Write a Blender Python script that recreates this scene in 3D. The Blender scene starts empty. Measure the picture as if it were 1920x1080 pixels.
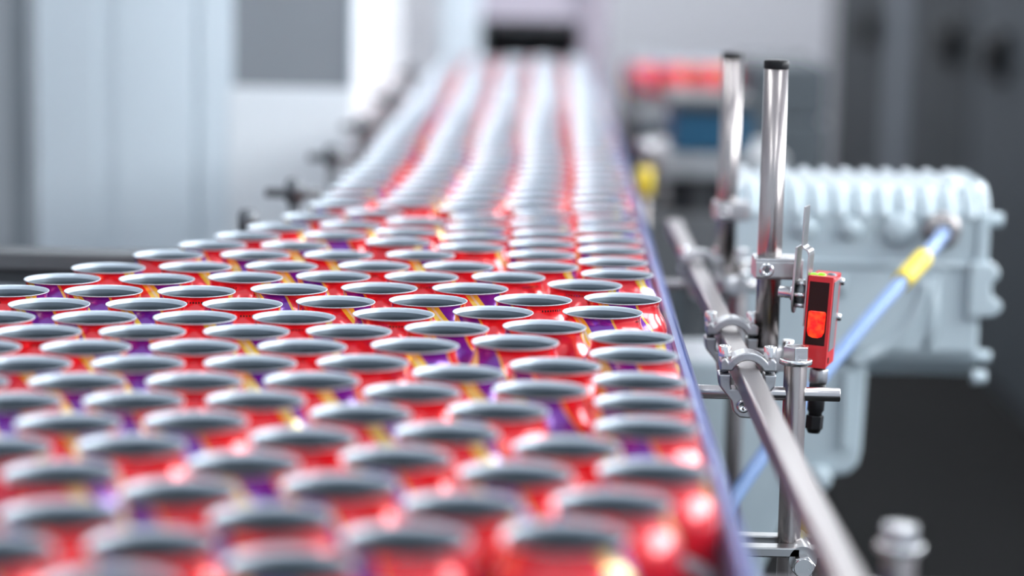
import bpy, math, random
from mathutils import Vector, Matrix
random.seed(7)
S = bpy.context.scene
COL = S.collection

# ------------------------------------------------------------------ camera, world, exposure
BELT = 0.95                 # belt surface above the floor (m)
CAN_H = 0.115
RIM = BELT + CAN_H
CAM_Z = RIM + 0.2635
fw = Vector((-0.01380771, 0.98883996, -0.14834045))
rt = Vector((0.99966113, 0.01692571, 0.01977741))
up = Vector((-0.02206746, 0.1480171, 0.98873857))
cam_data = bpy.data.cameras.new('camera')
cam = bpy.data.objects.new('camera', cam_data)
COL.objects.link(cam)
m3 = Matrix((rt, up, -fw)).transposed()
cam.matrix_world = Matrix.Translation((0, 0, CAM_Z)) @ m3.to_4x4()
cam_data.sensor_width = 36.0
cam_data.lens = 36.0 * 4500 / 1920
cam_data.clip_start = 0.05
cam_data.clip_end = 60
cam_data.dof.use_dof = True
cam_data.dof.focus_distance = 1.70
cam_data.dof.aperture_fstop = 2.7
S.camera = cam

W = bpy.data.worlds.new('hall_ambient')
S.world = W
W.use_nodes = True
bg = W.node_tree.nodes['Background']
bg.inputs[0].default_value = (0.74, 0.86, 1.0, 1)
bg.inputs[1].default_value = 1.05
S.view_settings.view_transform = 'Standard'
S.view_settings.look = 'None'
S.view_settings.gamma = 1.0
S.view_settings.use_curve_mapping = False
S.view_settings.exposure = 0.0
PANEL_GLOW = 11.5                   # emission of the unseen panel added at the right wall
LAMP = 19.0                  # emission of the ceiling tubes

# ------------------------------------------------------------------ materials
MATS = {}
def sock(n, *names):
    for s in names:
        if s in n.inputs: return n.inputs[s]
def mat(name, col, metal=0.0, rough=0.5, coat=0.0, var=0.06, scale=40.0, rvar=0.08, stretch=None, bump=0.0,
        emit=None, estr=0.0, trans=0.0, spec=0.5):
    if name in MATS: return MATS[name]
    m = bpy.data.materials.new(name); m.use_nodes = True
    nt = m.node_tree; N = nt.nodes; L = nt.links
    p = N['Principled BSDF']
    tc = N.new('ShaderNodeTexCoord'); mp = N.new('ShaderNodeMapping')
    L.new(tc.outputs['Object'], mp.inputs[0])
    if stretch: mp.inputs['Scale'].default_value = stretch
    nz = N.new('ShaderNodeTexNoise'); nz.inputs['Scale'].default_value = scale; nz.inputs['Detail'].default_value = 4
    L.new(mp.outputs[0], nz.inputs['Vector'])
    r = N.new('ShaderNodeMapRange')
    r.inputs['To Min'].default_value = 1 - var; r.inputs['To Max'].default_value = 1 + var
    L.new(nz.outputs['Fac'], r.inputs['Value'])
    mx = N.new('ShaderNodeVectorMath'); mx.operation = 'SCALE'
    mx.inputs[0].default_value = col[:3]
    L.new(r.outputs[0], mx.inputs['Scale'])
    L.new(mx.outputs[0], p.inputs['Base Color'])
    r2 = N.new('ShaderNodeMapRange')
    r2.inputs['To Min'].default_value = max(0.02, rough - rvar); r2.inputs['To Max'].default_value = min(1, rough + rvar)
    L.new(nz.outputs['Fac'], r2.inputs['Value']); L.new(r2.outputs[0], p.inputs['Roughness'])
    p.inputs['Metallic'].default_value = metal
    sock(p, 'Coat Weight').default_value = coat
    sock(p, 'Specular IOR Level').default_value = spec
    if trans: sock(p, 'Transmission Weight').default_value = trans
    if bump:
        b = N.new('ShaderNodeBump'); b.inputs['Strength'].default_value = bump; b.inputs['Distance'].default_value = 0.001
        L.new(nz.outputs['Fac'], b.inputs['Height']); L.new(b.outputs[0], p.inputs['Normal'])
    if emit:
        sock(p, 'Emission Color').default_value = (*emit, 1); p.inputs['Emission Strength'].default_value = estr
    MATS[name] = m
    return m

def can_print():
    """printed can: red ground, purple flag with a double yellow stripe, white swash lower down, fine dark print at the neck"""
    m = bpy.data.materials.new('can_print'); m.use_nodes = True
    nt = m.node_tree; N = nt.nodes; L = nt.links; p = N['Principled BSDF']
    tc = N.new('ShaderNodeTexCoord'); sp = N.new('ShaderNodeSeparateXYZ'); L.new(tc.outputs['Object'], sp.inputs[0])
    def M(op, a, b=None, c=None):
        n = N.new('ShaderNodeMath'); n.operation = op
        for i, v in enumerate((a, b, c)):
            if v is None: continue
            if isinstance(v, (int, float)): n.inputs[i].default_value = v
            else: L.new(v, n.inputs[i])
        return n.outputs[0]
    ang = M('ARCTAN2', sp.outputs['Y'], sp.outputs['X'])
    z = sp.outputs['Z']
    # two repeats round the can; t runs 0..1 in one repeat and leans with height
    lean = M('MULTIPLY', M('SUBTRACT', z, 0.10), 9.0)
    t = M('FRACT', M('ADD', M('MULTIPLY', M('ADD', ang, math.pi), 2 / (2 * math.pi)), lean))
    def band(a, b):
        return M('MULTIPLY', M('GREATER_THAN', t, a), M('LESS_THAN', t, b))
    # curved lower edge of the purple flag
    w = M('ADD', 0.36, M('MULTIPLY', M('SINE', M('MULTIPLY', z, 60.0)), 0.05))
    purple = M('MULTIPLY', M('GREATER_THAN', t, 0.16), M('LESS_THAN', t, w))
    yel = M('MAXIMUM', band(0.055, 0.095), band(0.118, 0.16))
    pale = band(0.095, 0.118)
    yel2 = M('MULTIPLY', M('GREATER_THAN', t, w), M('LESS_THAN', t, M('ADD', w, 0.022)))
    low = M('LESS_THAN', z, 0.088)
    sw = M('ADD', M('MULTIPLY', z, 8.0), M('MULTIPLY', M('SINE', M('MULTIPLY', z, 150.0)), 0.04))
    white = M('MULTIPLY', low, M('MULTIPLY', M('GREATER_THAN', t, M('SUBTRACT', 1.08, sw)), M('LESS_THAN', t, M('SUBTRACT', 1.20, sw))))
    txt = M('MULTIPLY', M('MULTIPLY', M('GREATER_THAN', z, 0.1098), M('LESS_THAN', z, 0.1112)),
            M('MULTIPLY', M('LESS_THAN', M('FRACT', M('MULTIPLY', ang, 13.0)), 0.55), band(0.62, 0.82)))
    def mix(f, a, b):
        n = N.new('ShaderNodeMix'); n.data_type = 'RGBA'
        L.new(f, n.inputs[0])
        for s, v in ((n.inputs[6], a), (n.inputs[7], b)):
            if isinstance(v, tuple): s.default_value = (*v, 1)
            else: L.new(v, s)
        return n.outputs[2]
    red = (0.80, 0.014, 0.024)
    oi = N.new('ShaderNodeObjectInfo')
    c = mix(purple, red, (0.17, 0.015, 0.36))
    c = mix(yel, c, (0.90, 0.62, 0.05))
    c = mix(pale, c, (0.85, 0.70, 0.42))
    c = mix(yel2, c, (0.80, 0.40, 0.05))
    c = mix(white, c, (0.82, 0.80, 0.80))
    c = mix(txt, c, (0.02, 0.02, 0.02))
    L.new(c, p.inputs['Base Color'])
    p.inputs['Metallic'].default_value = 0.30
    p.inputs['Roughness'].default_value = 0.22
    sock(p, 'Coat Weight').default_value = 1.0
    sock(p, 'Coat Roughness').default_value = 0.13
    MATS['can_print'] = m
    return m
can_print()
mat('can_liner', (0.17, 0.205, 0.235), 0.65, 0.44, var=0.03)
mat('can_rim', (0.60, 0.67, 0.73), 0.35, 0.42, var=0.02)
mat('steel', (0.38, 0.345, 0.335), 1.0, 0.27, var=0.08, scale=60, stretch=(1, 1, 0.08))
mat('steel_bar', (0.36, 0.335, 0.33), 1.0, 0.34, var=0.08, scale=90, stretch=(1, 0.05, 1), bump=0.05)
mat('steel_rod', (0.48, 0.46, 0.46), 1.0, 0.25, var=0.06, scale=80, stretch=(0.1, 1, 1))
mat('steel_cast', (0.48, 0.48, 0.49), 1.0, 0.36, var=0.06, scale=300, bump=0.15)
mat('steel_sheet', (0.50, 0.50, 0.50), 1.0, 0.32, var=0.05)
mat('steel_dark', (0.17, 0.18, 0.19), 0.8, 0.42)
mat('bolt_steel', (0.66, 0.66, 0.66), 1.0, 0.25, var=0.06, scale=150)
mat('rail_plastic', (0.12, 0.155, 0.34), 0.0, 0.42, spec=0.3, coat=0.05, var=0.05, scale=30, stretch=(1, 0.1, 1))
mat('rail_edge', (0.10, 0.12, 0.26), 0.0, 0.30, coat=0.3)
mat('black_plastic', (0.008, 0.008, 0.009), 0.0, 0.42, spec=0.2)
mat('strip_grey', (0.17, 0.19, 0.22), 0.0, 0.5, spec=0.25)
mat('sensor_red', (0.60, 0.012, 0.018), 0.0, 0.40, coat=0.15, var=0.04)
mat('sensor_grey', (0.20, 0.21, 0.23), 0.3, 0.45)
mat('paint_white', (0.47, 0.555, 0.59), 0.0, 0.32, coat=0.5, var=0.02)
mat('panel_white', (0.74, 0.83, 0.89), 0.0, 0.45, var=0.015, scale=4)
mat('panel_white_lit', (0.86, 0.90, 0.93), 0.0, 0.45, var=0.015, scale=4)  # lighter copy of panel_white, with light on the enclosure put into the colour
mat('panel_grey', (0.27, 0.29, 0.31), 0.1, 0.40, var=0.05, scale=5)
mat('column_grey', (0.17, 0.19, 0.21), 0.1, 0.45, var=0.2, scale=6)
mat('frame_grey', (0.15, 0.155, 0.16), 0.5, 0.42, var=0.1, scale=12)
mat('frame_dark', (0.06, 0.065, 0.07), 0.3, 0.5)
mat('cabinet_grey', (0.030, 0.036, 0.040), 0.0, 0.55, var=0.06, scale=5, spec=0.25)
mat('cabinet_trim', (0.070, 0.082, 0.092), 0.0, 0.55, spec=0.25)
mat('cable_blue', (0.20, 0.31, 0.55), 0.0, 0.45, coat=0.2)
mat('sleeve_yellow', (0.80, 0.60, 0.04), 0.0, 0.45)
mat('tank_blue', (0.004, 0.06, 0.12), 0.0, 0.35, var=0.15, scale=8)
mat('hood_pale', (0.42, 0.38, 0.44), 0.1, 0.4, var=0.06, scale=5)
mat('floor_dark', (0.010, 0.0103, 0.0105), 0.0, 0.85, var=0.25, scale=2.5, spec=0.12)
mat('wall_white', (0.89, 0.89, 0.94), 0.0, 0.6, var=0.02, scale=2)
mat('belt_plastic', (0.16, 0.17, 0.18), 0.0, 0.5)
mat('lamp_diffuser', (0.9, 0.9, 0.9), 0.0, 0.5, emit=(0.93, 0.97, 1.0), estr=LAMP)
mat('highlight_glow', (0.8, 0.85, 0.9), 0.0, 0.3, emit=(0.93, 0.97, 1.0), estr=PANEL_GLOW)
mat('led_green', (0.04, 0.16, 0.0), 0.0, 0.3, emit=(0.28, 0.85, 0.0), estr=1.1)

def lens_mat():
    m = bpy.data.materials.new('lens_red_glow'); m.use_nodes = True
    nt = m.node_tree; N = nt.nodes; L = nt.links; p = N['Principled BSDF']
    tc = N.new('ShaderNodeTexCoord'); nz = N.new('ShaderNodeTexNoise')
    nz.inputs['Scale'].default_value = 190; nz.inputs['Detail'].default_value = 3
    L.new(tc.outputs['Object'], nz.inputs['Vector'])
    cr = N.new('ShaderNodeValToRGB')
    cr.color_ramp.elements[0].position = 0.38; cr.color_ramp.elements[0].color = (0.75, 0.0, 0.0, 1)
    cr.color_ramp.elements[1].position = 0.68; cr.color_ramp.elements[1].color = (1.0, 0.065, 0.006, 1)
    L.new(nz.outputs['Fac'], cr.inputs[0])
    L.new(cr.outputs[0], sock(p, 'Emission Color')); p.inputs['Emission Strength'].default_value = 1.5
    p.inputs['Base Color'].default_value = (0.2, 0.0, 0.0, 1); p.inputs['Roughness'].default_value = 0.2
    MATS['lens_red_glow'] = m
lens_mat()
mat('window_dark', (0.020, 0.003, 0.002), 0.0, 0.3, coat=0.0, spec=0.25)

# ------------------------------------------------------------------ mesh helpers
class MB:
    def __init__(self): self.v = []; self.f = []; self.sm = []
    def add(self, vs, fs, smooth=False):
        b = len(self.v); self.v += [tuple(x) for x in vs]
        for f in fs: self.f.append(tuple(b + i for i in f)); self.sm.append(smooth)
        return self
    def box(self, x0, x1, y0, y1, z0, z1):
        vs = [(x, y, z) for x in (x0, x1) for y in (y0, y1) for z in (z0, z1)]
        return self.add(vs, [(0, 1, 3, 2), (4, 6, 7, 5), (0, 4, 5, 1), (2, 3, 7, 6), (0, 2, 6, 4), (1, 5, 7, 3)])
    def cyl(self, a, b, r, r2=None, seg=24, cap=True, rot=0.0):
        a = Vector(a); b = Vector(b); r2 = r if r2 is None else r2
        d = (b - a).normalized()
        t = Vector((0, 0, 1)) if abs(d.z) < 0.9 else Vector((1, 0, 0))
        u = d.cross(t).normalized(); w = d.cross(u).normalized()
        vs = []
        for c, rr in ((a, r), (b, r2)):
            for i in range(seg):
                q = 2 * math.pi * i / seg + rot
                vs.append(c + (u * math.cos(q) + w * math.sin(q)) * rr)
        self.add(vs, [(i, (i + 1) % seg, seg + (i + 1) % seg, seg + i) for i in range(seg)], seg > 8)
        if cap:
            b0 = len(self.v) - 2 * seg
            self.f.append(tuple(b0 + i for i in reversed(range(seg)))); self.sm.append(False)
            self.f.append(tuple(b0 + seg + i for i in range(seg))); self.sm.append(False)
        return self
    def lathe(self, prof, c=(0, 0, 0), axis='z', seg=32, close=False):
        vs = []
        for r, h in prof:
            for i in range(seg):
                q = 2 * math.pi * i / seg
                x, y = r * math.cos(q), r * math.sin(q)
                if axis == 'z': p = (c[0] + x, c[1] + y, c[2] + h)
                elif axis == 'y': p = (c[0] + x, c[1] + h, c[2] + y)
                else: p = (c[0] + h, c[1] + x, c[2] + y)
                vs.append(p)
        n = len(prof); fs = []
        for k in range(n if close else n - 1):
            k2 = (k + 1) % n
            for i in range(seg):
                j = (i + 1) % seg
                fs.append((k * seg + i, k * seg + j, k2 * seg + j, k2 * seg + i))
        return self.add(vs, fs, True)
    def prism(self, poly, axis, a, b):
        """poly: 2D outline; axis: 'x' -> (y,z), 'y' -> (x,z), 'z' -> (x,y); swept from a to b"""
        def P(p, t):
            return (t, p[0], p[1]) if axis == 'x' else ((p[0], t, p[1]) if axis == 'y' else (p[0], p[1], t))
        n = len(poly)
        vs = [P(p, a) for p in poly] + [P(p, b) for p in poly]
        fs = [(i, (i + 1) % n, n + (i + 1) % n, n + i) for i in range(n)] + [tuple(reversed(range(n))), tuple(range(n, 2 * n))]
        return self.add(vs, fs)
    def tube(self, pts, r, seg=16):
        pts = [Vector(p) for p in pts]; n = len(pts)
        pu = None; vs = []
        for k, p in enumerate(pts):
            d = (pts[min(k + 1, n - 1)] - pts[max(k - 1, 0)]).normalized()
            if pu is None:
                t = Vector((0, 0, 1)) if abs(d.z) < 0.9 else Vector((1, 0, 0)); u = d.cross(t).normalized()
            else: u = (pu - d * pu.dot(d)).normalized()
            pu = u; w = d.cross(u)
            for i in range(seg):
                q = 2 * math.pi * i / seg
                vs.append(p + (u * math.cos(q) + w * math.sin(q)) * r)
        fs = [(k * seg + i, k * seg + (i + 1) % seg, (k + 1) * seg + (i + 1) % seg, (k + 1) * seg + i)
              for k in range(n - 1) for i in range(seg)]
        self.add(vs, fs, True)
        b0 = len(self.v) - n * seg
        self.f.append(tuple(b0 + i for i in reversed(range(seg)))); self.sm.append(False)
        self.f.append(tuple(b0 + (n - 1) * seg + i for i in range(seg))); self.sm.append(False)
        return self
    def mesh(self, name, material):
        me = bpy.data.meshes.new(name)
        me.from_pydata(self.v, [], self.f); me.update()
        for p, s in zip(me.polygons, self.sm): p.use_smooth = s
        import bmesh
        bm = bmesh.new(); bm.from_mesh(me); bmesh.ops.recalc_face_normals(bm, faces=bm.faces); bm.to_mesh(me); bm.free()
        me.materials.append(MATS[material])
        return me
    def build(self, name, material, parent=None, bevel=0.0, segs=2):
        me = self.mesh(name, material)
        o = bpy.data.objects.new(name, me); COL.objects.link(o)
        if parent is not None: put(o, parent)
        if bevel:
            b = o.modifiers.new('bevel', 'BEVEL'); b.width = bevel; b.segments = segs; b.limit_method = 'ANGLE'
            b.angle_limit = math.radians(40); b.harden_normals = False
        return o
def put(o, parent):
    o.parent = parent
    o.matrix_parent_inverse = parent.matrix_basis.inverted()
def tag(o, label, cat, group=None, kind=None):
    o['label'] = label; o['category'] = cat
    if group: o['group'] = group
    if kind: o['kind'] = kind
    return o
def thing(name, label, cat, loc, group=None):
    o = bpy.data.objects.new(name, None); COL.objects.link(o); o.location = loc; o.empty_display_size = 0.02
    o.matrix_basis = Matrix.Translation(loc)
    return tag(o, label, cat, group)
def struct(o): o['kind'] = 'structure'; return o
def ordinal(n):
    w = ['zeroth', 'first', 'second', 'third', 'fourth', 'fifth', 'sixth', 'seventh', 'eighth', 'ninth', 'tenth', 'eleventh', 'twelfth',
         'thirteenth', 'fourteenth', 'fifteenth', 'sixteenth', 'seventeenth', 'eighteenth', 'nineteenth', 'twentieth',
         'twenty-first', 'twenty-second', 'twenty-third', 'twenty-fourth', 'twenty-fifth', 'twenty-sixth', 'twenty-seventh', 'twenty-eighth']
    return w[n]
def hexpoly(cx, cy, r, rot=0.0):
    return [(cx + r * math.cos(rot + i * math.pi / 3), cy + r * math.sin(rot + i * math.pi / 3)) for i in range(6)]

# ------------------------------------------------------------------ the hall
struct(MB().box(-4, 1.95, -1.5, 12, -0.06, 0.0).build('floor', 'floor_dark'))
struct(MB().box(-4, 1.95, 12, 12.1, 0, 3.6).build('wall_back', 'wall_white'))
struct(MB().box(-4.1, -4, -1.5, 12, 0, 3.6).build('wall_left', 'wall_white'))
struct(MB().box(1.95, 2.05, -1.5, 12, 0, 3.6).build('wall_right', 'wall_white'))
struct(MB().box(-4.1, 2.05, -1.5, 12.1, 3.6, 3.7).build('ceiling', 'wall_white'))
for lx, side in ((-0.9, 'left'), (0.95, 'right'), (0.0, 'middle')):
    for j, ly in enumerate((8.6, 9.9, 11.2) if side == 'middle' else (-0.2, 2.1, 4.4, 6.7, 9.0, 11.2)):  # middle row and end lamps are added to brighten the back wall
        t = thing('ceiling_light', '%s long tube light above the %s side of the hall, counted from the camera' % (ordinal(j + 1), side),
                  'ceiling light', (lx, ly, 3.2), 'tube lights under the ceiling')
        MB().box(lx - 0.09, lx + 0.09, ly - 0.75, ly + 0.75, 3.22, 3.28).build('lamp_housing', 'panel_white', t, 0.01)
        MB().box(lx - 0.075, lx + 0.075, ly - 0.72, ly + 0.72, 3.20, 3.22).build('diffuser', 'lamp_diffuser', t)
        for e in (-0.5, 0.5):
            MB().cyl((lx, ly + e, 3.28), (lx, ly + e, 3.6), 0.006, seg=10).build('hanger', 'steel', t)
# glowing framed panel added at the right wall, outside the picture, for can highlights
wn = struct(MB().box(1.925, 1.95, 0.55, 4.65, 1.42, 1.50).build('highlight_panel_1', 'panel_white', None, 0.004))
MB().box(1.925, 1.95, 0.55, 4.65, 2.30, 2.38).build('panel_head', 'panel_white', wn, 0.004)
for q in range(5):
    yq = 0.59 + q * 1.005
    MB().box(1.925, 1.95, yq - 0.04, yq + 0.04, 1.50, 2.30).build('panel_divider', 'panel_white', wn, 0.004)
    if q < 4: MB().box(1.935, 1.945, yq + 0.04, yq + 0.965, 1.50, 2.30).build('pane', 'highlight_glow', wn)

# ------------------------------------------------------------------ conveyor, guide rail, side bar
t = thing('can_conveyor', 'long conveyor carrying the packed red cans', 'conveyor', (-0.1, 2.8, 0))
b = MB()
y = 0.55
while y < 5.08:
    b.box(-0.72 if y < 1.72 else max(-0.72, -0.36 + (y - 1.72) * 0.28) if y < 2.3 else -0.215, 0.089, y, y + 0.0235, BELT - 0.012, BELT)
    y += 0.0254
b.build('belt', 'belt_plastic', t)
MB().prism([(0.094, 0.80), (0.118, 0.80), (0.118, 0.806), (0.100, 0.806), (0.100, 0.934), (0.118, 0.934), (0.118, 0.940), (0.094, 0.940)],
           'y', 0.55, 5.1).build('side_channel', 'frame_grey', t, 0.001)
MB().box(-0.228, -0.216, 2.3, 5.1, 0.80, 0.946).build('side_channel', 'frame_grey', t, 0.001)
for yy in (0.8, 2.6, 4.6):
    for xx in (-0.2, 0.08):
        MB().box(xx - 0.02, xx + 0.02, yy - 0.02, yy + 0.02, 0.0, 0.80).build('leg', 'frame_grey', t, 0.002)

t = thing('guide_rail', 'blue-grey plastic guide rail along the right edge of the cans', 'guide rail', (0.095, 2.8, 1.0))
MB().prism([(0.0912, 1.002), (0.0912, 1.0375), (0.0930, 1.0395), (0.0962, 1.0395), (0.0978, 1.0375), (0.0978, 1.002)],
           'y', 0.55, 5.2).build('wear_strip', 'rail_plastic', t)
MB().prism([(0.0979, 0.995), (0.0979, 1.033), (0.1000, 1.035), (0.1022, 1.033), (0.1022, 0.995)], 'y', 0.55, 5.2).build('backing_strip', 'rail_edge', t)

bar = MB().box(-0.0075, 0.0075, -1.02, 0.86, 1.015, 1.030).build('square_rail_bar', 'steel_bar', None, 0.0016, 3)
bar.location = (0.1420, 1.64, 0)
bar.rotation_euler = (0, 0, math.atan(0.0095))       # opens slightly away from the conveyor towards the camera
tag(bar, 'square stainless bar running beside the blue-grey guide rail', 'metal bar')

def arc(cx, cz, r, a0, a1, n):
    return [(cx + r * math.cos(math.radians(a0 + (a1 - a0) * i / n)), cz + r * math.sin(math.radians(a0 + (a1 - a0) * i / n))) for i in range(n + 1)]

def cross_clamp(y0, label, boss_left=0.0):
    """two cast halves gripping the square bar, with a boss below for the cross rod behind"""
    cx, cz = 0.142, 1.026
    t = thing('cross_clamp', label, 'clamp', (cx, y0, 0.998), 'cast clamps on the square bar')
    up_ = [(0.1225, 1.0275)] + [(0.1225, 1.0345), (0.1262, 1.0368)] + arc(cx, cz - 0.0025, 0.0172, 143, 37, 14) + \
          [(0.1578, 1.0368), (0.1615, 1.0345), (0.1615, 1.0275)] + arc(cx, cz - 0.0025, 0.0114, 20, 160, 14)
    MB().prism(up_, 'y', y0, y0 + 0.020).build('upper_jaw', 'steel_cast', t, 0.0012, 3)
    lo = [(0.1215, 1.0250), (0.1305, 1.0250), (0.1305, 1.0145), (0.1535, 1.0145), (0.1535, 1.0250), (0.1620, 1.0250),
          (0.1610, 1.0165), (0.1545, 1.0085), (0.1515, 0.9990), (0.1450, 0.9940), (0.1370, 0.9945), (0.1325, 0.9990), (0.1310, 1.0060), (0.1225, 1.0165)]
    MB().prism(lo, 'y', y0 + 0.001, y0 + 0.019).build('lower_jaw', 'steel_cast', t, 0.0012, 3)
    MB().cyl((0.1355, y0 + 0.03, 1.003), (0.1485, y0 + 0.03, 1.003), 0.0105, seg=28).build('rod_boss', 'steel_cast', t, 0.001)
    for xx in (0.1262, 0.1578):
        s = MB().lathe([(0.0, 1.0415), (0.0022, 1.0415), (0.0022, 1.0440), (0.0040, 1.0440), (0.0045, 1.0434), (0.0045, 1.0365)], (xx, y0 + 0.010, 0), 'z', 20)
        s.build('cap_screw', 'bolt_steel', t)
        MB().cyl((xx, y0 + 0.010, 1.0245), (xx, y0 + 0.010, 1.0280), 0.003, seg=14).build('screw_shank', 'steel_dark', t)
    s = MB().lathe([(0.0, 0.0012), (0.0022, 0.0012), (0.0022, 0.0), (0.0044, 0.0), (0.0048, 0.0006), (0.0048, 0.003)], (0.1395, y0 - 0.0015, 1.0030), 'y', 20)
    s.build('set_screw', 'bolt_steel', t)
    return t
cross_clamp(1.640, 'sharp cast steel clamp on the square bar beside the red sensor')
cross_clamp(1.790, 'cast steel clamp on the bar below the tall nearer tube')
cross_clamp(2.170, 'blurred cast steel clamp on the far part of the square bar')

def rail_support(y0, which, bracket=True):
    x0 = 0.180
    t = thing('support_post', which + ' round steel support post topped by a hex bolt', 'support post', (x0, y0, 0.74), 'support posts beside the bar')
    MB().cyl((x0, y0, 0.74), (x0, y0, 1.0245), 0.0083, seg=32).build('post_tube', 'steel', t, 0.0005)
    MB().lathe([(0.0, 1.0245), (0.0112, 1.0245), (0.0119, 1.0252), (0.0119, 1.0278), (0.0112, 1.0285), (0.0, 1.0285)], (x0, y0, 0), 'z', 32).build('washer', 'bolt_steel', t)
    bolt = MB().prism(hexpoly(x0, y0, 0.0098, 0.35), 'z', 1.0285, 1.0378).build('hex_bolt', 'bolt_steel', t, 0.0006)
    MB().lathe([(0.0, 1.0384), (0.0050, 1.0384), (0.0072, 1.0377)], (x0, y0, 0), 'z', 24).build('bolt_crown', 'bolt_steel', bolt)
    tag(MB().cyl((0.101, y0, 1.003), (0.2125, y0, 1.003), 0.0050, seg=24).build('cross_rod', 'steel_rod', None, 0.0006),
        'thin round steel rod passing through the %s support post' % which.split()[0], 'metal rod', 'cross rods through the posts')
    if bracket:
        t = thing('mounting_bracket', 'flat steel split bracket clamping the %s support post' % which.split()[0], 'bracket', (0.16, y0, 0.88), 'split brackets')
        for nm, ya, yb in (('front_jaw', y0 - 0.024, y0 - 0.0095), ('rear_jaw', y0 + 0.0095, y0 + 0.022)):
            pl = [(0.119, ya), (0.185, ya)] + [(0.197 + 0.006 * math.cos(a), (ya + yb) / 2 + (yb - ya) / 2 * math.sin(a)) for a in [(-1.2 + 2.4 * i / 6) for i in range(7)]] + [(0.185, yb), (0.119, yb)]
            MB().prism(pl, 'z', 0.8885, 0.8955).build(nm, 'steel_sheet', t, 0.001)
        MB().prism([(0.119, y0 - 0.024), (0.119, y0 + 0.022), (0.1, y0 + 0.022), (0.1, y0 - 0.024)], 'z', 0.8885, 0.8955).build('web', 'steel_sheet', t, 0.001)
        MB().cyl((0.1880, y0 - 0.024, 0.8870), (0.1880, y0 + 0.03, 0.8870), 0.0100, seg=24).build('bolt_washer', 'steel_sheet', t)
        hb = MB().prism(hexpoly(0.1880, 0.8830, 0.0088, 0.2), 'y', y0 - 0.031, y0 - 0.024).build('hex_bolt', 'bolt_steel', t, 0.0006)
        MB().cyl((0.1880, y0 - 0.0316, 0.8830), (0.1880, y0 - 0.031, 0.8830), 0.0066, 0.0072, seg=24).build('bolt_crown', 'bolt_steel', hb)
rail_support(1.690, 'middle')
rail_support(1.170, 'nearest blurred')
rail_support(2.215, 'far blurred', False)

def tall_tube(x0, y0, ztop, label):
    t = thing('stand_tube', label, 'tube', (x0, y0, 1.0), 'tall capped tubes')
    MB().cyl((x0, y0, 0.998), (x0, y0, ztop - 0.006), 0.0092, seg=40).build('tube', 'steel', t)
    MB().lathe([(0.0093, -0.0065), (0.0095, -0.005), (0.0095, -0.0010), (0.0085, 0.0), (0.0, 0.0)], (x0, y0, ztop), 'z', 32).build('end_cap', 'black_plastic', t)
    c = MB().lathe([(0.0094, 0.0), (0.0128, 0.0), (0.0128, 0.018), (0.0094, 0.018)], (x0, y0, 1.000), 'z', 28).build('base_collar', 'steel_cast', t, 0.001)
    MB().box(x0 - 0.018, x0 - 0.009, y0 - 0.007, y0 + 0.010, 1.002, 1.014).build('collar_arm', 'steel_cast', t, 0.001)
    MB().prism([(x0 + 0.010, 1.000), (x0 + 0.019, 1.000), (x0 + 0.022, 1.004), (x0 + 0.022, 1.013), (x0 + 0.018, 1.017), (x0 + 0.010, 1.017)], 'y', y0 - 0.006, y0 + 0.008).build('collar_lug', 'steel_cast', t, 0.001)
    MB().cyl((x0 + 0.0165, y0 + 0.001, 1.017), (x0 + 0.0165, y0 + 0.001, 1.023), 0.0042, seg=16).build('cap_screw', 'bolt_steel', t)
    return t
tall_tube(0.1690, 1.80, 1.2350, 'tall polished steel tube with black cap, standing in front of the white motor')
tall_tube(0.1645, 2.18, 1.2215, 'blurred tall steel tube with black cap, left of the sharp tube')

def tube_clamp(x0, y0, z0, label, right=0.024):
    t = thing('tube_clamp', label, 'clamp', (x0, y0, z0), 'clamp blocks on the tall tubes')
    MB().box(x0 - 0.0125, x0 + right, y0 - 0.016, y0 + 0.014, z0 - 0.008, z0 + 0.008).build('clamp_block', 'steel_cast', t, 0.0012)
    MB().box(x0 - 0.0120, x0 + right - 0.001, y0 - 0.0175, y0 - 0.012, z0 - 0.0065, z0 + 0.0055).build('clamp_face', 'steel_sheet', t, 0.0008)
    sc = MB().lathe([(0.0022, 0.0015), (0.0022, 0.0), (0.0044, -0.0005), (0.0052, 0.0), (0.0056, 0.0012), (0.0056, 0.003)], (x0 - 0.0035, y0 - 0.0195, z0 - 0.0005), 'y', 22).build('socket_screw', 'bolt_steel', t)
    MB().cyl((x0 - 0.0035, y0 - 0.0185, z0 - 0.0005), (x0 - 0.0035, y0 - 0.0175, z0 - 0.0005), 0.0023, seg=6).build('socket', 'steel_dark', sc)
    return t
tube_clamp(0.1690, 1.80, 1.0795, 'steel clamp block with socket screw holding the red sensor')
tube_clamp(0.1645, 2.18, 1.0780, 'blurred clamp block halfway up the farther tall tube', 0.020)

# ------------------------------------------------------------------ red photoelectric sensor and its bracket
SX, SY, SZ = 0.2009, 1.735, 1.0817
ROT = Matrix.Translation((SX, SY, SZ)) @ Matrix.Scale(1.03, 4) @ Matrix.Rotation(math.radians(-15), 4, 'Z') @ Matrix.Rotation(math.radians(2.6), 4, 'Y') @ Matrix.Rotation(math.radians(-2), 4, 'X')
def local_thing(name, label, cat):
    o = bpy.data.objects.new(name, None); COL.objects.link(o); o.empty_display_size = 0.02
    o.matrix_basis = ROT
    return tag(o, label, cat)
def lp(mb, name, material, parent, bevel=0.0, segs=2):
    o = mb.build(name, material, None, bevel, segs); o.parent = parent
    return o
t = local_thing('photo_sensor', 'red box sensor with a glowing red lens and green indicator', 'sensor')
w = 0.0088
hous = MB().box(-w, w, 0.0012, 0.040, -0.0655, 0.0)
lp(hous, 'housing', 'sensor_red', t, 0.0009)
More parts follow.
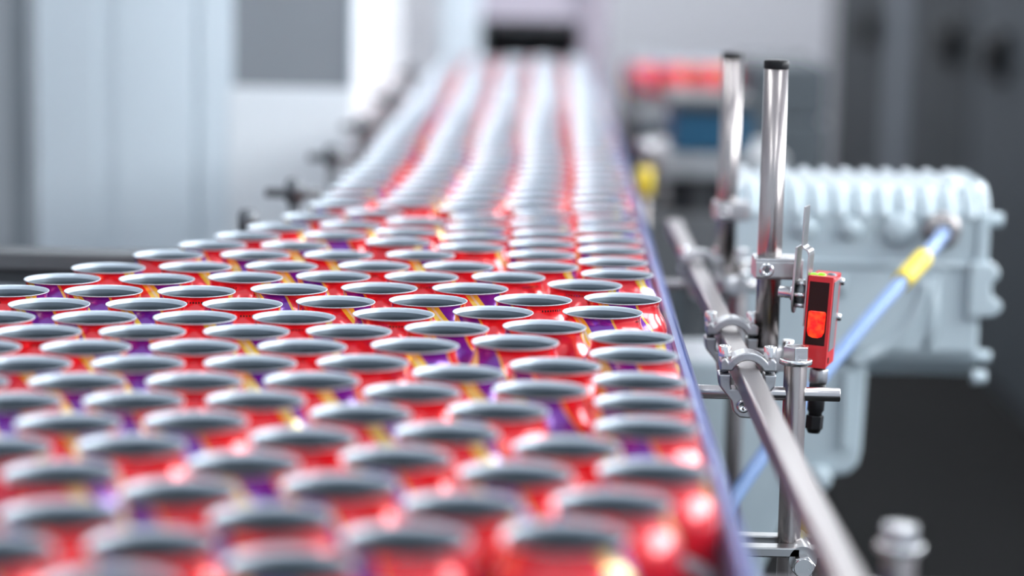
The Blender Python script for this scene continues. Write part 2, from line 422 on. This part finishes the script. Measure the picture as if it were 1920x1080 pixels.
lp(MB().prism([(-w, -0.0655), (w, -0.0655), (w, 0.0), (-w, 0.0), (-w, -0.0040), (w - 0.0022, -0.0040), (w - 0.0022, -0.0495), (-w + 0.0012, -0.0495), (-w + 0.0012, -0.0040), (-w, -0.0040)],
              'y', 0.0, 0.0013), 'front_frame', 'sensor_red', t)
lp(MB().box(-w + 0.0011, w - 0.0021, 0.0006, 0.0013, -0.0496, -0.0039), 'window', 'window_dark', t)
lp(MB().prism([(-0.0066, -0.0258), (-0.0050, -0.0250), (0.0050, -0.0250), (0.0058, -0.0262), (0.0056, -0.0395), (0.0042, -0.0428), (0.0015, -0.0440), (-0.0025, -0.0440), (-0.0054, -0.0428), (-0.0066, -0.0395)],
              'y', -0.0004, 0.0006), 'lens', 'lens_red_glow', t, 0.0003)
lp(MB().box(w - 0.0001, w + 0.0006, 0.006, 0.030, -0.054, -0.004), 'side_plate', 'sensor_grey', t, 0.0003)
lp(MB().box(w - 0.0001, w + 0.0003, 0.008, 0.013, -0.0625, -0.0585), 'side_notch', 'window_dark', t)
lp(MB().lathe([(0.0, 0.0016), (0.0022, 0.0014), (0.0034, 0.0004), (0.0034, -0.001)], (-0.001, 0.010, 0), 'z', 18), 'indicator', 'led_green', t)
lp(MB().lathe([(0.0, 0.0012), (0.0018, 0.0010), (0.0026, 0.0003), (0.0026, -0.001)], (-0.0066, 0.010, 0), 'z', 18), 'indicator', 'led_green', t)
lp(MB().lathe([(0.0, 0.0016), (0.0024, 0.0014), (0.0034, 0.0004), (0.0034, -0.001)], (0.0055, 0.016, 0), 'z', 18), 'adjust_dial', 'sensor_grey', t)
for zz in (-0.006, -0.032):
    lp(MB().lathe([(0.0, 0.0036), (0.0022, 0.0034), (0.0028, 0.0024), (0.0028, 0.0)], (w, 0.035, zz), 'x', 16), 'screw', 'bolt_steel', t)
lp(MB().lathe([(0.0040, -0.0655), (0.0048, -0.0660), (0.0048, -0.0700), (0.0040, -0.0705)], (0.0015, 0.022, 0), 'z', 20), 'neck', 'black_plastic', t)
lp(MB().lathe([(0.0030, -0.0690), (0.0062, -0.0690), (0.0066, -0.0700), (0.0066, -0.0780), (0.0058, -0.0800), (0.003, -0.0800)], (0.0015, 0.022, 0), 'z', 24), 'plug_collar', 'steel_cast', t)
pg = lp(MB().lathe([(0.003, -0.0800), (0.0060, -0.0800), (0.0062, -0.0880), (0.0058, -0.0888), (0.0062, -0.0896), (0.0062, -0.0990), (0.0050, -0.1010), (0.0050, -0.1030), (0.003, -0.1030)], (0.0015, 0.022, 0), 'z', 24), 'plug', 'black_plastic', t)
lp(MB().prism(hexpoly(0.0015, 0.022, 0.0066, 0.3), 'z', -0.1130, -0.1030), 'plug_nut', 'black_plastic', t, 0.0006)
lp(MB().lathe([(0.0056, -0.1130), (0.0042, -0.1160), (0.0, -0.1160)], (0.0015, 0.022, 0), 'z', 20), 'strain_relief', 'black_plastic', t)

t = local_thing('sensor_bracket', 'bent sheet steel bracket between the clamp block and the red sensor', 'bracket')
th = 0.0012
zp = [(-0.0155, 0.0480), (-0.0150, 0.0220), (-0.0148, 0.0200), (-0.0135, 0.0184), (-0.0112, 0.0176), (-0.0100, 0.0160), (-0.0096, 0.0140), (-0.0092, -0.0370)]
off = [(x - th, z - (0.0006 if 2 <= i <= 5 else 0)) for i, (x, z) in enumerate(zp)]
lp(MB().prism(zp + off[::-1], 'y', 0.002, 0.024), 'bent_plate', 'steel_sheet', t, 0.0003)
disc = [(0.012 + 0.0115 * math.cos(a), -0.0165 + 0.0130 * math.sin(a)) for a in [math.pi + math.pi * i / 14 for i in range(15)]] + [(0.0235, 0.0190), (0.0005, 0.0190)]
lp(MB().prism(disc, 'x', -0.0200, -0.0184), 'clamp_plate', 'steel_sheet', t, 0.0003)
lp(MB().lathe([(0.0, -0.0184), (0.0060, -0.0184), (0.0085, -0.0160), (0.0088, -0.0135), (0.0075, -0.0108), (0.0, -0.0104)], (0, 0.012, -0.0150), 'x', 24), 'swivel_washer', 'steel_dark', t)
for q in range(6):
    a = q * math.pi / 3
    lp(MB().cyl((-0.0182, 0.012 + 0.0090 * math.cos(a), -0.0150 + 0.0090 * math.sin(a)), (-0.0108, 0.012 + 0.0090 * math.cos(a), -0.0150 + 0.0090 * math.sin(a)), 0.0020, seg=12), 'swivel_pin', 'bolt_steel', t)
lp(MB().lathe([(0.0, -0.0310), (0.0036, -0.0310), (0.0042, -0.0302), (0.0042, -0.0225), (0.0055, -0.0222), (0.0055, -0.0205), (0.0, -0.0200)], (0, 0.012, -0.0150), 'x', 22), 'clamp_screw', 'bolt_steel', t)

# ------------------------------------------------------------------ white gear motor
FY = 2.35
t = thing('gear_motor', 'large white ribbed gear motor behind the red sensor', 'motor', (0.32, 2.45, 0.78))
def dome(off, y_off=0.0):
    """outline in (y, z): flat front, rounded top shoulder"""
    p = [(FY - off, 1.020), (FY - off, 1.066)]
    c = (FY + 0.040, 1.060)
    for i in range(1, 11):
        a = math.pi - math.pi / 2 * i / 10
        p.append((c[0] + (0.040 + off) * math.cos(a), c[1] + (0.031 + off) * math.sin(a)))
    return p + [(FY + 0.15, 1.091 + off), (FY + 0.15, 1.020)]
MB().prism(dome(0.0), 'x', 0.195, 0.432).build('upper_housing', 'paint_white', t, 0.004, 3)
for i in range(11):
    xx = 0.2105 + 0.0214 * i
    f = MB(); n = 7
    prof = [(math.cos(math.pi * j / (n - 1)), math.sin(math.pi * j / (n - 1))) for j in range(n)]
    vs = []; base = dome(0.0)[2:13]; top = dome(0.0065)[2:13]
    for (b0, t0) in zip(base, top):
        for (cx, sz) in prof:
            vs.append((xx + 0.0075 * cx, b0[0] + (t0[0] - b0[0]) * sz, b0[1] + (t0[1] - b0[1]) * sz))
    m_ = len(base)
    f.add(vs, [(a * n + c, a * n + c + 1, (a + 1) * n + c + 1, (a + 1) * n + c) for a in range(m_ - 1) for c in range(n - 1)], True)
    f.build('cooling_rib', 'paint_white', t)
MB().prism([(y_ - (0.003 if i in (0, 1) else 0), z_ + 0.003 * (z_ > 1.05)) for i, (y_, z_) in enumerate(dome(0.003))], 'x', 0.432, 0.443).build('end_flange', 'paint_white', t, 0.003, 3)
MB().cyl((0.443, FY + 0.012, 1.062), (0.458, FY + 0.012, 1.062), 0.0075, 0.0068, seg=20).build('flange_bolt', 'paint_white', t, 0.001)
MB().lathe([(0.0, 0.014), (0.006, 0.012), (0.010, 0.004), (0.011, 0.0)], (0.408, FY + 0.03, 1.088), 'z', 20).build('lifting_boss', 'paint_white', t)
for px_, r_ in ((0.262, 0.0105), (0.307, 0.0110), (0.354, 0.0160)):
    pl = MB().lathe([(0.0, -0.0105), (r_ * 0.55, -0.0105), (r_ * 0.85, -0.0090), (r_, -0.006), (r_, 0.004)], (px_, FY, 1.052), 'y', 28).build('plug', 'paint_white', t)
    MB().lathe([(0.0, -0.0112), (r_ * 0.26, -0.0112), (r_ * 0.3, -0.0100)], (px_, FY, 1.052), 'y', 12).build('plug_slot', 'paint_white', pl)
MB().prism([(FY - 0.004, 1.020), (FY - 0.004, 1.0135), (FY + 0.15, 1.0135), (FY + 0.15, 1.020)], 'x', 0.200, 0.440).build('seam_ledge', 'paint_white', t, 0.002)
lowp = [(FY - 0.002, 1.0135), (FY - 0.002, 0.932), (FY + 0.006, 0.920), (FY + 0.030, 0.902), (FY + 0.15, 0.902), (FY + 0.15, 1.0135)]
MB().prism(lowp, 'x', 0.200, 0.438).build('lower_housing', 'paint_white', t, 0.005, 3)
# swept rib across the lower housing and vertical ribs
pts = []
for i in range(15):
    a = math.radians(2 + 72 * i / 14)
    pts.append((0.285 + 0.098 * math.cos(a) - 0.0, FY - 0.001, 1.006 - 0.092 * math.sin(a)))
MB().tube(pts, 0.0065, 12).build('swept_rib', 'paint_white', t)
for xx in (0.262, 0.282, 0.300):
    MB().tube([(xx, FY - 0.001, 1.006), (xx, FY - 0.001, 0.985)], 0.0045, 10).build('short_rib', 'paint_white', t)
MB().tube([(0.392, FY - 0.001, 1.006), (0.392, FY - 0.001, 0.955), (0.386, FY, 0.935)], 0.005, 10).build('short_rib', 'paint_white', t)
lug = [(0.424, 1.022), (0.447, 1.022), (0.4535, 1.014), (0.4535, 1.007), (0.4465, 1.001), (0.4475, 0.988), (0.4560, 0.983), (0.4585, 0.976), (0.4520, 0.969), (0.424, 0.966)]
MB().prism(lug, 'y', FY - 0.012, FY + 0.02).build('side_lug', 'paint_white', t, 0.003, 3)
MB().cyl((0.436, FY + 0.01, 0.925), (0.452, FY + 0.01, 0.925), 0.0075, 0.006, seg=18).build('flange_bolt', 'paint_white', t, 0.001)
MB().cyl((0.432, FY - 0.006, 0.907), (0.446, FY - 0.006, 0.907), 0.0078, 0.0065, seg=18).build('flange_bolt', 'paint_white', t, 0.001)
leg_ = [(0.140, 0.915), (0.140, 0.62), (0.225, 0.62), (0.232, 0.700), (0.270, 0.795), (0.300, 0.800), (0.316, 0.803), (0.325, 0.812), (0.328, 0.826), (0.331, 0.915)]
MB().prism(leg_, 'y', FY + 0.004, FY + 0.14).build('gear_housing', 'paint_white', t, 0.006, 3)
MB().prism([(0.306, 0.910), (0.306, 0.830), (0.314, 0.830), (0.314, 0.910)], 'y', FY - 0.004, FY + 0.006).build('short_rib', 'paint_white', t, 0.002)
MB().lathe([(0.0, -0.012), (0.009, -0.012), (0.012, -0.009), (0.012, 0.006)], (0.286, FY + 0.002, 0.800), 'y', 22).build('drain_plug', 'paint_white', t)
gl = MB().lathe([(0.0065, -0.026), (0.0135, -0.026), (0.0150, -0.022), (0.0150, -0.010), (0.0185, -0.009), (0.0185, 0.002)], (0.396, FY, 1.052), 'y', 24)
gl.build('cable_gland', 'steel', t, 0.0006)

MSHIFT = Vector((-0.008, 0, -0.009))
t.location = Vector((0.32, 2.45, 0.78)) + MSHIFT
t = thing('motor_cable', 'light blue cable running from the white motor down to the left', 'cable', (0.39, 2.32, 1.05))
P0, P1, P2, P3 = Vector((0.394, 2.3235, 1.052)) + MSHIFT, Vector((0.345, 2.16, 1.038)) + MSHIFT, Vector((0.262, 2.08, 0.985)), Vector((0.150, 1.98, 0.835))
def bez(s): return P0 * (1 - s) ** 3 + P1 * 3 * s * (1 - s) ** 2 + P2 * 3 * s * s * (1 - s) + P3 * s ** 3
MB().tube([bez(i / 30) for i in range(31)], 0.0067, 16).build('cable_sheath', 'cable_blue', t)
MB().tube([bez(0.20 + 0.012 * i) for i in range(13)], 0.0092, 16).build('marker_sleeve', 'sleeve_yellow', t)

tag(MB().lathe([(0.0, 0.914), (0.0045, 0.9135), (0.0058, 0.911), (0.0058, 0.893), (0.0050, 0.890), (0.0, 0.890)], (0.1945, 1.735, 0.0), 'z', 18).build('cable_marker', 'sleeve_yellow'),
    'small yellow marker tag behind the middle support post', 'marker')

# ------------------------------------------------------------------ left side: brackets, beam, white machine
for i, (xx, yy, zt) in enumerate(((-0.266, 2.12, 1.076), (-0.246, 2.32, 1.083), (-0.245, 2.72, 1.080), (-0.245, 3.15, 1.080), (-0.246, 3.7, 1.080), (-0.246, 4.3, 1.080))):
    t = thing('rail_bracket', 'blurred dark rail bracket, %s from the front on the left edge of the cans' % ordinal(i + 1), 'bracket', (xx, yy, 0.95), 'dark brackets on the left edge')
    MB().cyl((xx, yy, 0.90), (xx, yy, zt - 0.004), 0.0058, seg=16).build('stem', 'steel_dark', t)
    MB().lathe([(0.0062, -0.024), (0.0088, -0.022), (0.0092, -0.006), (0.0070, 0.0), (0.0, 0.001)], (xx, yy, zt), 'z', 18).build('knob', 'steel_dark', t)
    if i:
        MB().cyl((xx - 0.028, yy, zt - 0.014), (xx + 0.026, yy, zt - 0.014), 0.0046, seg=14).build('arm', 'frame_grey', t)
tag(MB().box(-0.232, -0.2255, 2.34, 5.1, 1.015, 1.038).build('guide_bar', 'steel', None, 0.001), 'flat steel guide bar along the left edge of the far cans', 'guide rail')

t = thing('cross_beam', 'dark grey steel beam behind the left edge of the cans', 'beam', (-0.65, 2.05, 1.0))
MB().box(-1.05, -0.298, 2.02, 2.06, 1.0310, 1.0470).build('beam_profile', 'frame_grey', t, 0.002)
MB().box(-1.05, -0.302, 2.026, 2.056, 1.019, 1.0310).build('beam_shade_strip', 'frame_dark', t, 0.001)  # shadow under the beam, built as a dark strip
for xx in (-0.95, -0.36):
    MB().box(xx - 0.02, xx + 0.02, 2.025, 2.055, 0.0, 1.019).build('beam_leg', 'frame_grey', t, 0.002)

MY = 3.40
t = thing('machine_enclosure', 'big white machine enclosure with a grey window, left of the cans', 'machine', (-0.5, 3.9, 0))
MB().box(-0.735, -0.281, MY + 0.012, 4.55, 0.0, 1.95).build('enclosure_body', 'panel_white', t, 0.004)
for x0, x1 in ((-0.735, -0.6420), (-0.6180, -0.5020), (-0.4970, -0.4560)):
    MB().box(x0, x1, MY, MY + 0.012, 0.02, 1.94).build('panel', 'panel_white', t, 0.002)
MB().box(-0.6420, -0.6180, MY + 0.002, MY + 0.012, 0.02, 1.94).build('panel', 'panel_white', t, 0.001)
MB().box(-0.4555, -0.278, MY, MY + 0.012, 0.02, 1.098).build('panel', 'panel_white_lit', t, 0.002)  # light patch on the lower front painted in by the lighter colour
MB().box(-0.4555, -0.449, MY, MY + 0.012, 1.099, 1.94).build('window_frame', 'panel_white', t, 0.001)
MB().box(-0.2835, -0.278, MY, MY + 0.012, 1.099, 1.94).build('window_frame', 'panel_white', t, 0.001)
MB().box(-0.449, -0.2835, MY + 0.004, MY + 0.011, 1.099, 1.94).build('window_pane', 'panel_grey', t, 0.001)
MB().box(-0.2808, -0.2775, MY + 0.02, 4.50, 0.05, 1.93).build('side_panel', 'panel_white_lit', t, 0.001)  # lit side face, its light painted in as a lighter colour

t = thing('grey_column', 'dark grey machine column at the left border of the picture', 'column', (-0.8, 3.0, 0))
MB().box(-0.95, -0.645, 2.98, 3.025, 0.0, 2.0).build('column_body', 'column_grey', t, 0.004)
MB().box(-0.700, -0.672, 2.972, 2.98, 0.3, 1.9).build('cover_strip', 'panel_grey', t, 0.002)
MB().box(-0.78, -0.73, 2.970, 2.98, 0.3, 1.9).build('cover_strip', 'frame_grey', t, 0.002)

# ------------------------------------------------------------------ far end: hood, second conveyor, boxes
t = thing('infeed_hood', 'pale machine hood with a dark slot where the cans end', 'machine', (-0.05, 5.4, 0.9))
MB().box(-0.235, -0.150, 5.12, 5.9, 0.9, 1.22).build('hood_side', 'panel_white', t, 0.006)
MB().box(0.060, 0.120, 5.12, 5.9, 0.9, 1.22).build('hood_side', 'hood_pale', t, 0.006)
MB().prism([(5.12, 1.136), (5.18, 1.225), (5.9, 1.225), (5.9, 1.136)], 'x', -0.235, 0.120).build('hood_top', 'hood_pale', t, 0.006)
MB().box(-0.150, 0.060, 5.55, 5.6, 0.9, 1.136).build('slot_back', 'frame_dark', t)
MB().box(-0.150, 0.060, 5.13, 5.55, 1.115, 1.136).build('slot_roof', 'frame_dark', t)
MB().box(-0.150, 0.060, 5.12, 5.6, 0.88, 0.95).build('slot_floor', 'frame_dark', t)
MB().prism([(5.13, 1.20), (5.13, 1.215), (5.9, 1.60), (5.9, 1.58)], 'x', 0.124, 0.140).build('chute_rail', 'hood_pale', t)

t = thing('transfer_conveyor', 'blurred side conveyor carrying red cans beyond the tall tubes', 'conveyor', (0.25, 4.95, 0))
MB().box(0.145, 0.42, 4.80, 5.10, BELT - 0.02, BELT - 0.001).build('belt', 'belt_plastic', t)
MB().box(0.145, 0.42, 4.772, 4.790, 0.97, 1.010).build('front_rail', 'frame_grey', t, 0.002)
MB().box(0.145, 0.42, 4.775, 4.80, 0.70, 0.95).build('side_channel', 'frame_grey', t, 0.002)
for xx in (0.17, 0.39):
    MB().box(xx - 0.015, xx + 0.015, 4.90, 4.93, 0.0, 0.93).build('leg', 'frame_grey', t)

t = thing('packing_machine', 'blurred grey machine frame beyond the guide rail', 'machine', (0.3, 4.2, 0))
MB().box(0.150, 0.49, 4.25, 4.65, 0.30, 1.000).build('frame_body', 'cabinet_trim', t, 0.01)
MB().box(0.355, 0.49, 4.26, 4.6, 1.000, 1.10).build('control_box', 'cabinet_trim', t, 0.01)
for xx in (0.140, 0.178, 0.236):
    MB().box(xx - 0.010, xx + 0.010, 3.70, 3.72, 0.0, 0.957).build('upright', 'frame_grey' if xx != 0.178 else 'steel', t, 0.002)
MB().box(0.165, 0.36, 3.62, 3.90, 0.958, 0.996).build('cross_member', 'steel_sheet', t, 0.003)
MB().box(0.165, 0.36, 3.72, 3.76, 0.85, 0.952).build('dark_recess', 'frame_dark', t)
MB().box(0.13, 0.36, 3.60, 3.64, 0.80, 0.905).build('apron', 'frame_grey', t, 0.003)

t = thing('blue_tank', 'blurred teal blue box behind the farther tall tube', 'box', (0.25, 3.75, 1.0))
MB().box(0.1885, 0.310, 3.64, 3.86, 0.998, 1.060).build('tank_body', 'tank_blue', t, 0.006)
MB().box(0.1855, 0.313, 3.63, 3.87, 1.060, 1.078).build('lid', 'frame_dark', t, 0.004)

t = thing('yellow_marker_post', 'thin post with a yellow sleeve and round silver knob beside the far guide rail', 'post', (0.133, 3.30, 0.7))
MB().cyl((0.133, 3.30, 0.70), (0.133, 3.30, 1.025), 0.005, seg=14).build('stem', 'steel', t)
MB().lathe([(0.0052, 0.966), (0.0115, 0.968), (0.0115, 1.004), (0.0052, 1.006)], (0.133, 3.30, 0), 'z', 18).build('yellow_sleeve', 'sleeve_yellow', t)
MB().lathe([(0.0, 1.047), (0.007, 1.0455), (0.0125, 1.039), (0.0138, 1.033), (0.0115, 1.025), (0.005, 1.021)], (0.133, 3.30, 0), 'z', 20).build('knob', 'steel_cast', t)

# dark grey cabinets along the right wall
def cabinet(y0, y1, label, material, knobs):
    t = thing('wall_cabinet', label, 'cabinet', (1.6, (y0 + y1) / 2, 0), 'dark grey cabinets on the right')
    MB().box(1.345, 1.90, y0, y1, 0.0, 2.1).build('carcass', material, t, 0.005)
    MB().box(1.330, 1.345, y0 + 0.01, y1 - 0.01, 0.06, 2.08).build('door', material, t, 0.004)
    for ky, kz in knobs:
        h = MB().box(1.300, 1.330, ky - 0.10, ky + 0.10, kz - 0.075, kz + 0.075).build('latch', 'black_plastic', t, 0.012)
        MB().cyl((1.27, ky, kz), (1.30, ky, kz), 0.055, seg=18).build('latch_knob', 'black_plastic', h)
cabinet(9.50, 11.40, 'dark grey cabinet farthest back on the right, left of the pale strip', 'cabinet_grey', [(9.95, 0.95)])
cabinet(7.62, 8.98, 'dark grey cabinet in the middle on the right, just right of the pale strip', 'cabinet_grey', [(7.95, 0.98)])
cabinet(5.2, 7.60, 'grey cabinet nearest the right border of the picture', 'cabinet_trim', [(7.1, 0.985)])
tag(MB().box(1.325, 1.90, 9.0, 9.48, 0.0, 2.1).build('pale_strip', 'strip_grey', None, 0.01), 'pale grey upright strip between two dark cabinets', 'panel')

# ------------------------------------------------------------------ the cans
CANS = '''
-1715,9290 -1035,9663 -2322,9791 -1656,9959 -582,10148 113,10262 -2145,10431 -1204,10453 -2807,10491 -359,10774 337,10898 -1689,10914 -954,11115
-2966,11136 -2311,11244 -123,11447 -1466,11539 557,11574 -726,11743 -2742,11761 -2081,11889 132,12084 -1237,12166 -3164,12315 -500,12372 -2506,12399
-1847,12519 559,12624 -989,12823 -3581,12831 -2925,12931 -246,12985 -2268,13032 -1600,13136 570,13302 -3342,13451 -748,13461 -2684,13549 -10,13626
-2022,13649 -1350,13752 570,13966 -3767,13975 -3101,14069 -503,14078 -2438,14166 -1773,14264 -1100,14368 74,14407 -4178,14497 -3521,14592 -2852,14685
-2189,14782 568,14851 -1523,14880 -819,15019 -3932,15113 -3264,15206 -184,15220 -2604,15301 -1940,15397 -1280,15498 570,15515 -4335,15641 -647,15699
-3677,15726 -3015,15822 1,15858 -2354,15916 -1696,16015 -1035,16237 -3427,16343 -357,16417 -2769,16438 404,16525 -2112,16534 -1478,16732 -831,16882
-3828,16902 -3171,16997 -85,17023 -2511,17065 563,17170 -1866,17271 -1218,17421 -552,17494 -3575,17524 -2891,17626 297,17792 -2253,17811 -1606,17960
-941,18034 -282,18117 -3348,18150 -2704,18313 555,18404 -2054,18450 -1341,18569 -682,18648 -23,18731 -3011,18936 -2331,19054 539,19085 -1672,19144
-1016,19260 -39,19420 -2749,19584 -2083,19678 543,19788 -624,19796 -1246,20033 -36,20115 -2539,20214 -1808,20390 540,20452 -604,20460 -1221,20707
-22,20806 -2344,20849 -619,21124 -1737,21128 542,21171 -1178,21487 -57,21489 -2129,21664 -620,21846 550,21860 -1604,22071 -45,22179 -749,22573
520,22620 -1978,22647 -1350,22863 -130,22866 -703,23237 507,23302 -1926,23318 -1298,23534 -112,23542 -676,23901 534,23995 -1919,24115 -1262,24212
-92,24217 -656,24567 551,24666 -1898,24790 -1240,24883 -75,24888 -637,25241 565,25334 -1880,25458 -1223,25554 -59,25566 -626,25913 570,25998
-1858,26132 -1203,26240 -48,26241 -618,26582 570,26662 -1848,26802 -1193,26914 -44,26916 -614,27256 570,27326 -1844,27469 -1190,27586 -39,27590
-614,27923 570,28003 -1848,28134 -1194,28250 -39,28269 -622,28587 570,28783 -1855,28811 -1199,28915 -71,28957 -648,29285 570,29462 -1874,29485
-1223,29617 -75,29621 -650,29952 570,30140 -1879,30159 -1226,30282 -77,30288 -654,30618 570,30823 -1881,30831 -1228,30951 -81,30954 -655,31287
570,31500 -1884,31501 -1231,31619 -82,31623 -658,31955 -1882,32171 570,32171 -84,32289 -1229,32293 -655,32627 568,32835 -1878,32849 -1225,32968
-85,32970 -650,33355 570,33499 -1897,33515 -1246,33648 -72,33680 -645,34024 570,34163 -1888,34182 -1239,34321 -69,34355 -641,34694 570,34827
-1877,34859 -1229,35003 -66,35026 -637,35365 570,35491 -1867,35533 -1220,35682 -63,35699 -646,36152 570,36154 -1914,36195 -1273,36370 -39,36422
570,36818 -645,36819 -1916,36881 -1271,37041 -37,37086 570,37482 -649,37491 -1919,37552 -1275,37712 -37,37749 570,38146 -650,38155 -1919,38220
-1275,38379 -38,38413 570,38810 -651,38820 -1924,38898 -1276,39043 -38,39076 570,39474 -653,39487 -1931,39575 -1280,39707 -39,39739 570,40142
-658,40156 -1939,40245 -1287,40371 -41,40401 -668,40823 570,40824 -1952,40925 -1297,41035 -49,41064 -677,41493 570,41506 -1965,41597 -1309,41699
-56,41727 570,42172 -2007,42274 -1349,42361 -57,42389 -707,42531 570,42867 -2017,42938 -1359,43025 -69,43052 -717,43196 570,43561 -2025,43602
-1367,43689 -77,43715 -725,43860 570,44244 -1987,44265 -81,44378 -729,44524 -1392,44560 570,44916 -1988,44929 -82,45041 -730,45188 -1393,45224
-1991,45593 570,45600 -86,45704 -733,45852 -1396,45888 -1939,46279 570,46312 -92,46367 -1332,46549 -680,46675 -1887,46941 570,46986 -92,47030
-1342,47321 -678,47342 -1917,47653 570,47657 -93,47694 -1342,47985 -678,48007 -1916,48317 570,48326 -93,48357 -1341,48649 -678,48672 570,49003
-1899,49009 -94,49021 -1308,49312 -649,49385 570,49668 -1823,49732 -90,49744
'''
POS = [tuple(int(v) / 1e4 for v in c.split(',')) for c in CANS.split()]
OUT = [(0.0232, 0.0), (0.0250, 0.0008), (0.0262, 0.0030), (0.0300, 0.0085), (0.0322, 0.0125), (0.0330, 0.0175), (0.0330, 0.0500), (0.0330, 0.0905),
       (0.0329, 0.0930), (0.0325, 0.0958), (0.0315, 0.0988), (0.0301, 0.1014), (0.0286, 0.1038), (0.0274, 0.1062), (0.0267, 0.1088), (0.0265, 0.1108), (0.0267, 0.1122), (0.0271, 0.1132), (0.0276, 0.1141)]
RIMP = [(0.0276, 0.1141), (0.0280, 0.11445), (0.0281, 0.1147), (0.0280, 0.1150), (0.0276, 0.1149), (0.0272, 0.1145), (0.0269, 0.1140), (0.0266, 0.1130), (0.0264, 0.1119)]  # pale rim carried into the neck to paint in the bright inner crescent
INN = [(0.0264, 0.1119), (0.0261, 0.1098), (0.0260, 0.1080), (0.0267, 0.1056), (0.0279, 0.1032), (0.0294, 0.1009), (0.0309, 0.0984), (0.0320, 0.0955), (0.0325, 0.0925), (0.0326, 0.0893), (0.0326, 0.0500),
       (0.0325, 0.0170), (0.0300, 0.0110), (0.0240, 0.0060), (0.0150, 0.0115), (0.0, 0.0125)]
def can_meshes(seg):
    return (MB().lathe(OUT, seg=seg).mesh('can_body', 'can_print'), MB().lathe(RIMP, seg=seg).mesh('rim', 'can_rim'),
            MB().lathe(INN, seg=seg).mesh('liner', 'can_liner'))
ME = can_meshes(56)
EDGE = [(-0.3827, 1.6902), (-0.3574, 1.7522), (-0.3333, 1.8154), (-0.3011, 1.8936), (-0.2742, 1.9602), (-0.2534, 2.023), (-0.2355, 2.0814), (-0.2109, 2.1645), (-0.1955, 2.2655)]
singles = POS[:300]
RAIL = sorted([p for p in singles if p[0] > 0.030 and p[1] < 2.24], key=lambda p: p[1])
LAB = {}
inner = {}; lanes = {}
for (x, y) in singles:
    e = [k for k, (a, b_) in enumerate(EDGE) if math.hypot(a - x, b_ - y) < 0.02]
    if e: LAB[(x, y)] = ('open red can on the slanted left edge of the pack, %s from the left border' % ordinal(e[0] + 1), 'cans along the slanted left edge')
    elif (x, y) in RAIL: LAB[(x, y)] = ('open red can touching the blue-grey guide rail, %s from the front' % ordinal(RAIL.index((x, y)) + 1), 'cans along the guide rail')
    elif y < 2.24:
        k = min(range(len(RAIL)), key=lambda q: abs(RAIL[q][1] - y)); inner.setdefault(k, []).append((x, y))
    else:
        k = min(range(5), key=lambda q: abs(0.0545 - 0.0583 * q - x)); lanes.setdefault(k, []).append((x, y))
for k, l in inner.items():
    for q, p in enumerate(sorted(l, reverse=True)):
        sharp = 'sharp' if 1.52 < p[1] < 1.86 else 'blurred'
        LAB[p] = ('%s red can level with the %s can along the rail, %s in from it' % (sharp, ordinal(k + 1), ordinal(q + 1)),
                  'sharp cans inside the pack' if sharp == 'sharp' else 'blurred cans inside the pack')
for k, l in lanes.items():
    for q, p in enumerate(sorted(l, key=lambda c: c[1])):
        n = q + 1
        o_ = ordinal(n) if n <= 28 else ['twenty-ninth', 'thirtieth', 'thirty-first', 'thirty-second', 'thirty-third', 'thirty-fourth', 'thirty-fifth', 'thirty-sixth', 'thirty-seventh', 'thirty-eighth'][n - 29]
        LAB[p] = ('far blurred can in the %s narrow lane from the guide rail, %s from its front' % (ordinal(k + 1), o_), 'far cans in five lanes')
for i, (x, y) in enumerate(singles):
    lab, grp = LAB[(x, y)]
    o = bpy.data.objects.new('drink_can', ME[0]); COL.objects.link(o)
    o.location = (x, y, BELT + 0.0002)
    o.rotation_euler = (0, 0, random.uniform(0, 2 * math.pi) if (x, y) not in RAIL[:2] else -0.35)
    tag(o, lab, 'can', grp)
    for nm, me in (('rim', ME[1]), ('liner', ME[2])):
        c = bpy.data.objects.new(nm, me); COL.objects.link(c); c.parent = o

def can_cluster(name, pts, label, group):
    """cans past the count limit: one body of cans, each still a full shape"""
    parts = []
    for prof, material, nm in ((OUT, 'can_print', name), (RIMP, 'can_rim', 'rims'), (INN, 'can_liner', 'liners')):
        b = MB()
        for (x, y) in pts: b.lathe(prof, (x - pts[0][0], y - pts[0][1], 0), 'z', 28)
        o = b.build(nm, material)
        if parts: o.parent = parts[0]
        else: o.location = (pts[0][0], pts[0][1], BELT + 0.0002)
        o['kind'] = 'stuff'
        parts.append(o)
    return tag(parts[0], label, 'cans', None, 'stuff')
can_cluster('distant_cans', POS[300:], 'last pale blurred cans at the far end of the conveyor by the hood', None)
side = [(0.182 + 0.0668 * a + 0.033 * (r % 2), 4.835 + 0.058 * r) for r in range(4) for a in range(4 if r % 2 == 0 else 3)]
can_cluster('side_conveyor_cans', side, 'blurred red cans crowded on the side conveyor right of the hood', None)
